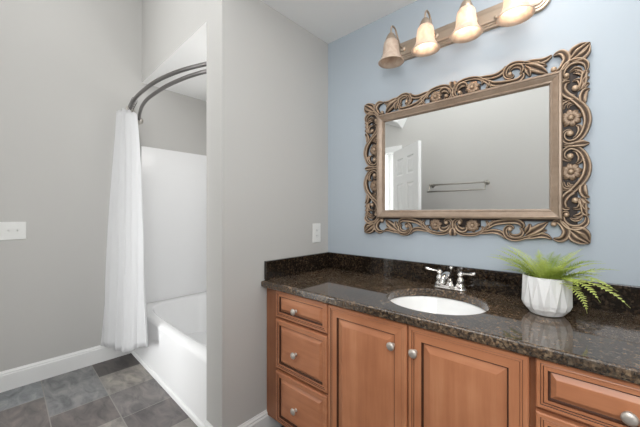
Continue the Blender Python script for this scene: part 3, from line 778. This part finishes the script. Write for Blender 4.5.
def frond(az, el, length, droop, lean=0.0, tone=0.5, wid=0.029):
    bm = bmesh.new(); tl = bm.verts.layers.float.new('tone')
    d = Vector((math.cos(az), math.sin(az), 0)); side = Vector((-math.sin(az), math.cos(az), 0))
    p = Vector((PX, PY, PZ+0.108)) + d*random.uniform(0.005, 0.035)
    n = 22; e = el; pts = []
    for i in range(n+1):
        pts.append(p.copy())
        p = p + (d*math.cos(e) + Vector((0, 0, math.sin(e))) + side*lean*(i/n))*(length/n)
        e -= droop/n
    for q in pts:
        q.y = min(q.y, -0.03)
    for i in range(2, n):
        t = i/n; a = pts[i]; tan = (pts[i+1]-pts[i-1]).normalized()
        nrm = side.cross(tan).normalized(); sd = tan.cross(nrm).normalized()
        w_ = wid*(math.sin(PI*min(1, t*0.82 + 0.22)))**0.75*(1.0 if t > 0.12 else 0.5)
        w_ *= random.uniform(0.85, 1.1)
        for s in (-1, 1):
            dirn = (sd*s + tan*0.55 - nrm*random.uniform(-0.05, 0.30)).normalized()
            hw = length/n*0.23
            q0 = a - tan*hw; q1 = a + tan*hw
            mid = a + dirn*w_*0.55; tip = a + dirn*w_
            v = [bm.verts.new(q0), bm.verts.new(mid - tan*hw*1.05), bm.verts.new(tip), bm.verts.new(mid + tan*hw*0.75 + nrm*0.001), bm.verts.new(q1)]
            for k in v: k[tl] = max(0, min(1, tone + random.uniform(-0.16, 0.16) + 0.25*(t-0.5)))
            bm.faces.new(v)
    # stem
    rs = 0.0011
    prev = None
    for i in range(0, n+1, 2):
        a = pts[i]; tan = (pts[min(i+1, n)]-pts[max(i-1, 0)]).normalized(); u = side; v_ = tan.cross(u)
        r = rs*(1-0.7*i/n)
        ring = [bm.verts.new(a + (u*math.cos(2*PI*k/5) + v_*math.sin(2*PI*k/5))*r) for k in range(5)]
        for q in ring: q[tl] = tone+0.1
        if prev:
            for k in range(5): bm.faces.new((prev[k], prev[(k+1)%5], ring[(k+1)%5], ring[k]))
        prev = ring
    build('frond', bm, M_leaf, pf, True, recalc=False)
R_ = math.radians
# screen left is azimuth 138 deg, screen right is -42 deg, towards the camera -98 deg
FR = [(138, 26, .225, 22, 0, .70), (141, 42, .235, 52, 0, .62), (132, 20, .20, 30, 0.1, .55), (150, 30, .17, 50, 0, .5), (160, 46, .15, 55, 0, .65),
      (-40, 36, .265, 78, 0, .95), (-36, 40, .235, 68, 0, .7), (-47, 46, .215, 100, 0, .85), (-44, 36, .19, 120, 0, .95), (-26, 46, .20, 75, 0, .6), (-52, 52, .16, 90, 0, .7)]
for k in range(16): FR.append((-20 + k*10 + random.uniform(-5, 5), random.uniform(50, 78), random.uniform(.15, .20), random.uniform(35, 75), random.uniform(-.3, .3), random.uniform(.1, .95)))
for k in range(9): FR.append((-150 + k*15 + random.uniform(-4, 4), random.uniform(68, 82), random.uniform(.12, .15), random.uniform(40, 70), random.uniform(-.2, .2), random.uniform(.45, .95)))
for k in range(9): FR.append((random.uniform(145, 215), random.uniform(50, 70), random.uniform(.16, .20), random.uniform(40, 70), 0, random.uniform(.45, .9)))
for k in range(8): FR.append((random.uniform(-65, -15), random.uniform(50, 72), random.uniform(.13, .18), random.uniform(50, 75), 0, random.uniform(.55, .95)))
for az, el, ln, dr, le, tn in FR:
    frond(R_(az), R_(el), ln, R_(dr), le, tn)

# ---------------- vanity light ----------------
vl = empty('vanity_light', (0.86, 0, 2.17), 'four light vanity bar with bell shaped frosted glass shades above the mirror', 'wall light')
def plate_ring(bm, x0, x1, z0, z1, y, n=48):
    hz = (z1-z0)/2; hx = (x1-x0)/2; cx_, cz_ = (x0+x1)/2, (z0+z1)/2; out = []
    for i in range(n):
        a = 2*PI*i/n + PI/n; c, s = math.cos(a), math.sin(a)
        out.append(bm.verts.new((cx_ + math.copysign(hx-hz, c) + hz*c, y, cz_ + hz*s)))
    return out
bm = bmesh.new(); R = []
for ins, y in ((0, -0.001), (0, -0.012), (0.004, -0.016), (0.012, -0.016), (0.015, -0.020), (0.022, -0.020), (0.025, -0.026), (0.034, -0.028)):
    R.append(plate_ring(bm, 0.505+ins, 1.245-ins, 2.118+ins, 2.222-ins, y))
for a, b in zip(R[:-1], R[1:]):
    for i in range(len(a)): bm.faces.new((a[i], a[(i+1)%len(a)], b[(i+1)%len(a)], b[i]))
bm.faces.new(R[0][::-1]); bm.faces.new(R[-1])
build('back_plate', bm, M_champ, vl)
build('finial', lathe(bmesh.new(), [(0, 0), (0.007, 0), (0.007, 0.005), (0.010, 0.008), (0.007, 0.014), (0, 0.016)], (1.043, -0.028, 2.150), (0, -1, 0), 16), M_champ, vl, True)
SY_ = -0.160
for i, x in enumerate((0.575, 0.762, 0.949, 1.137)):
    bm = bmesh.new()
    tube(bm, [(x, -0.026, 2.178), (x, -0.060, 2.184), (x, -0.088, 2.215), (x, -0.115, 2.248), (x, -0.145, 2.250), (x, -0.160, 2.228), (x, SY_, 2.200)], 0.0048, 12, 6)
    lathe(bm, [(0, 0), (0.019, 0), (0.019, 0.004), (0.010, 0.008), (0, 0.009)], (x, -0.026, 2.178), (0, -1, 0), 20)
    arm = build('arm', bm, M_champ, vl, True)
    build('socket_cap', lathe(bmesh.new(), [(0.0, 0.208), (0.010, 0.206), (0.016, 0.200), (0.021, 0.192), (0.026, 0.180), (0.030, 0.168), (0.030, 0.160), (0.0, 0.160)][::-1], (x, SY_, 2.0), n=28), M_champ, arm, True)
    lit = i > 0
    bm = lathe(bmesh.new(), [(0.012, 2.168), (0.030, 2.166), (0.0365, 2.156), (0.040, 2.140), (0.0415, 2.118), (0.0435, 2.098), (0.048, 2.082), (0.056, 2.067), (0.0655, 2.055), (0.068, 2.051), (0.066, 2.049),
                             (0.0545, 2.063), (0.0455, 2.079), (0.0410, 2.097), (0.039, 2.118), (0.0375, 2.140), (0.034, 2.154), (0.028, 2.162), (0.012, 2.164)], (x, SY_, 0), n=40)
    shd = build('shade', bm, M_shade_on if lit else M_shade_off, vl, True)
    build('bulb', lathe(bmesh.new(), [(0.0, 2.122), (0.008, 2.123), (0.014, 2.128), (0.017, 2.136), (0.015, 2.145), (0.011, 2.152), (0.010, 2.160)], (x, SY_, 0), n=20), M_bulb if lit else M_bulb_off, shd, True)
    if lit:
        l = bpy.data.lights.new('bulb_light', 'POINT'); l.energy = 0.45; l.color = (1.0, 0.82, 0.64); l.shadow_soft_size = 0.012
        lo_ = bpy.data.objects.new('bulb_light', l); COL.objects.link(lo_); lo_.location = (x, SY_, 2.104)

# ---------------- carved mirror ----------------
MX, MZ = 0.846, 1.5257
mr = empty('wall_mirror', (MX, 0, MZ), 'rectangular mirror in a carved antique gold brown scrollwork frame on the blue wall', 'mirror')
build('glass', B(0.455, 1.242, -0.016, -0.012, 1.256, 1.798), M_glassm, mr)
# moulding: mitred profile, (inset from outer edge, y)
mp = [(0.0, -0.004), (0.0, -0.036), (0.003, -0.041), (0.009, -0.042), (0.013, -0.038), (0.016, -0.037), (0.029, -0.030), (0.031, -0.031), (0.035, -0.030), (0.038, -0.024), (0.040, -0.0165)]
bm = bmesh.new(); R = []
ox0, ox1, oz0, oz1 = 0.411, 1.281, 1.2225, 1.8325
mp = [(a*1.12, b) for a, b in mp]
for ins, y in mp: R.append([bm.verts.new(p) for p in ((ox0+ins, y, oz0+ins), (ox1-ins, y, oz0+ins), (ox1-ins, y, oz1-ins), (ox0+ins, y, oz1-ins))])
for a, b in zip(R[:-1], R[1:]):
    for k in range(4): bm.faces.new((a[k], a[(k+1)%4], b[(k+1)%4], b[k]))
build('inner_moulding', bm, M_mould, mr)
# shadow in the openwork gaps painted as dark strips, thin rails top and bottom
bm = bmesh.new()
for s in (-1, 1):
    a, b = sorted((MX + s*0.424, MX + s*0.482)); box(bm, a, b, -0.010, -0.002, MZ-0.335, MZ+0.335)
box(bm, 0.422, 1.270, -0.016, -0.002, 1.214, 1.232); box(bm, 0.422, 1.270, -0.016, -0.002, 1.824, 1.838)
for a, b in ((0.02, 0.125),):
    for s in (-1, 1):
        x0, x1 = sorted((MX + s*a, MX + s*b)); box(bm, x0, x1, -0.009, -0.002, 1.180, 1.214); box(bm, x0, x1, -0.009, -0.002, 1.838, 1.874)
box(bm, 0.44, 1.25, -0.0115, -0.002, 1.24, 1.815)
build('gap_shadow_backing', bm, mat('gap_shadow_brown', (0.022, 0.012, 0.008), 0.6), mr)

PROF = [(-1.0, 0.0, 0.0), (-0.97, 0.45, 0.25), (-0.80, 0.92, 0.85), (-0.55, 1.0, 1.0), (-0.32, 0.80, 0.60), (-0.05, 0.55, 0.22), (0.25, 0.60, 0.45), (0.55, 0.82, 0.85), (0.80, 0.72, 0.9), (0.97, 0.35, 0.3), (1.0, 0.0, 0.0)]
YBASE = -0.004
def stroke(bm, lay, pts, ws, sx, sz, ox=0.0, lift=0.0):
    P3 = catmull([(p[0] + (0.11 if sx < 0 else -0.05)*max(0, p[0]-0.43), 0, p[1] + 0.05*max(0, -p[1]-0.33)) for p in pts], 7)
    W = lerp_list(ws, len(P3))
    rings = []
    for i, p in enumerate(P3):
        t = (P3[min(i+1, len(P3)-1)] - P3[max(i-1, 0)]).normalized(); nn = Vector((-t.z, 0, t.x))
        w_ = max(W[i]*1.42, 0.0018); hh = min(0.012 + w_*0.95, 0.032) + lift
        if i in (0, len(P3)-1): w_ *= 0.3; hh *= 0.6
        ring = []
        for a, h, rl in PROF:
            q = p + nn*w_*a
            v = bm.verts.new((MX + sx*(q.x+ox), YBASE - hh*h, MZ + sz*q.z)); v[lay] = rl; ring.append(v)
        rings.append(ring)
    for a, b in zip(rings[:-1], rings[1:]):
        for k in range(len(PROF)-1): bm.faces.new((a[k], a[k+1], b[k+1], b[k]))
    bm.faces.new(rings[0]); bm.faces.new(rings[-1])
def carved():
    bm = bmesh.new(); lay = bm.verts.layers.float.new('relief')
    centre = ORN[-2:]
    for sx in (-1, 1):
        for sz in (1, -1):
            for n_, (k, pts, ws) in enumerate(ORN):
                lift = 0.0004*((n_*7) % 5)
                if k == 's':
                    if ORN[n_] in centre: continue
                    stroke(bm, lay, [(p[0]-0.014, p[1]) for p in pts], ws, sx, sz, 0, lift)
                elif k == 'b':
                    r = ws[0]*1.05; c = (MX + sx*(pts[0][0]-0.014), YBASE-0.016, MZ + sz*pts[0][1])
                    res = bmesh.ops.create_uvsphere(bm, u_segments=14, v_segments=8, radius=1, matrix=Matrix.Translation(c) @ Matrix.Diagonal((r, 0.011, r, 1)))
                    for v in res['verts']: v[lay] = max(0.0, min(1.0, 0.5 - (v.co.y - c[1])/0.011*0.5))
    side, mid = centre[0], centre[1]
    for sx in (-1, 1): stroke(bm, lay, [(p[0]-0.014, 0.0) for p in side[1]], side[2], sx, 1, 0, 0.002)
    for sz in (-1, 1): stroke(bm, lay, [(0.0, p[1]) for p in mid[1]], mid[2], 1, sz, 0, 0.002)
    return bm
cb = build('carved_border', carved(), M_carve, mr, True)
def rosette(cx_, cz_, r):
    bm = bmesh.new(); lay = bm.verts.layers.float.new('relief')
    for k in range(8):
        a = 2*PI*k/8 + 0.2; d = Vector((math.cos(a), 0, math.sin(a))); s = Vector((-math.sin(a), 0, math.cos(a)))
        grid = []
        for i in range(6):
            t = i/5; wd = r*0.31*math.sin(PI*(0.12+0.80*t))**0.6
            row = []
            for j in range(5):
                q = (j-2)/2
                h = 0.011 + 0.008*math.sin(PI*(0.15+0.8*t)) - 0.004*q*q - (0.003 if j == 2 else 0)
                if i == 5: h -= 0.004
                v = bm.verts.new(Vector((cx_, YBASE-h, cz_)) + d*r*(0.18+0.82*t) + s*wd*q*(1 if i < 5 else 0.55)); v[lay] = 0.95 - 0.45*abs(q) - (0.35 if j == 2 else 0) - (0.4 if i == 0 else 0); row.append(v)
            grid.append(row)
        for i in range(5):
            for j in range(4): bm.faces.new((grid[i][j], grid[i+1][j], grid[i+1][j+1], grid[i][j+1]))
        e = [g[0] for g in grid] + grid[-1][1:] + [g[-1] for g in grid[::-1]][1:]
        lowv = []
        for v in e:
            n2 = bm.verts.new((v.co.x, YBASE-0.001, v.co.z)); n2[lay] = 0; lowv.append(n2)
        for i in range(len(e)-1): bm.faces.new((e[i], e[i+1], lowv[i+1], lowv[i]))
    res = bmesh.ops.create_uvsphere(bm, u_segments=14, v_segments=8, radius=1, matrix=Matrix.Translation((cx_, YBASE-0.017, cz_)) @ Matrix.Diagonal((r*0.26, 0.008, r*0.26, 1)))
    for v in res['verts']: v[lay] = 0.85
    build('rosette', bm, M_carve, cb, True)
for k, pts, ws in ORN:
    if k == 'f':
        for sx in (-1, 1):
            for sz in (-1, 1): rosette(MX + sx*(pts[0][0]-0.014), MZ + sz*pts[0][1], ws[0]*1.15)
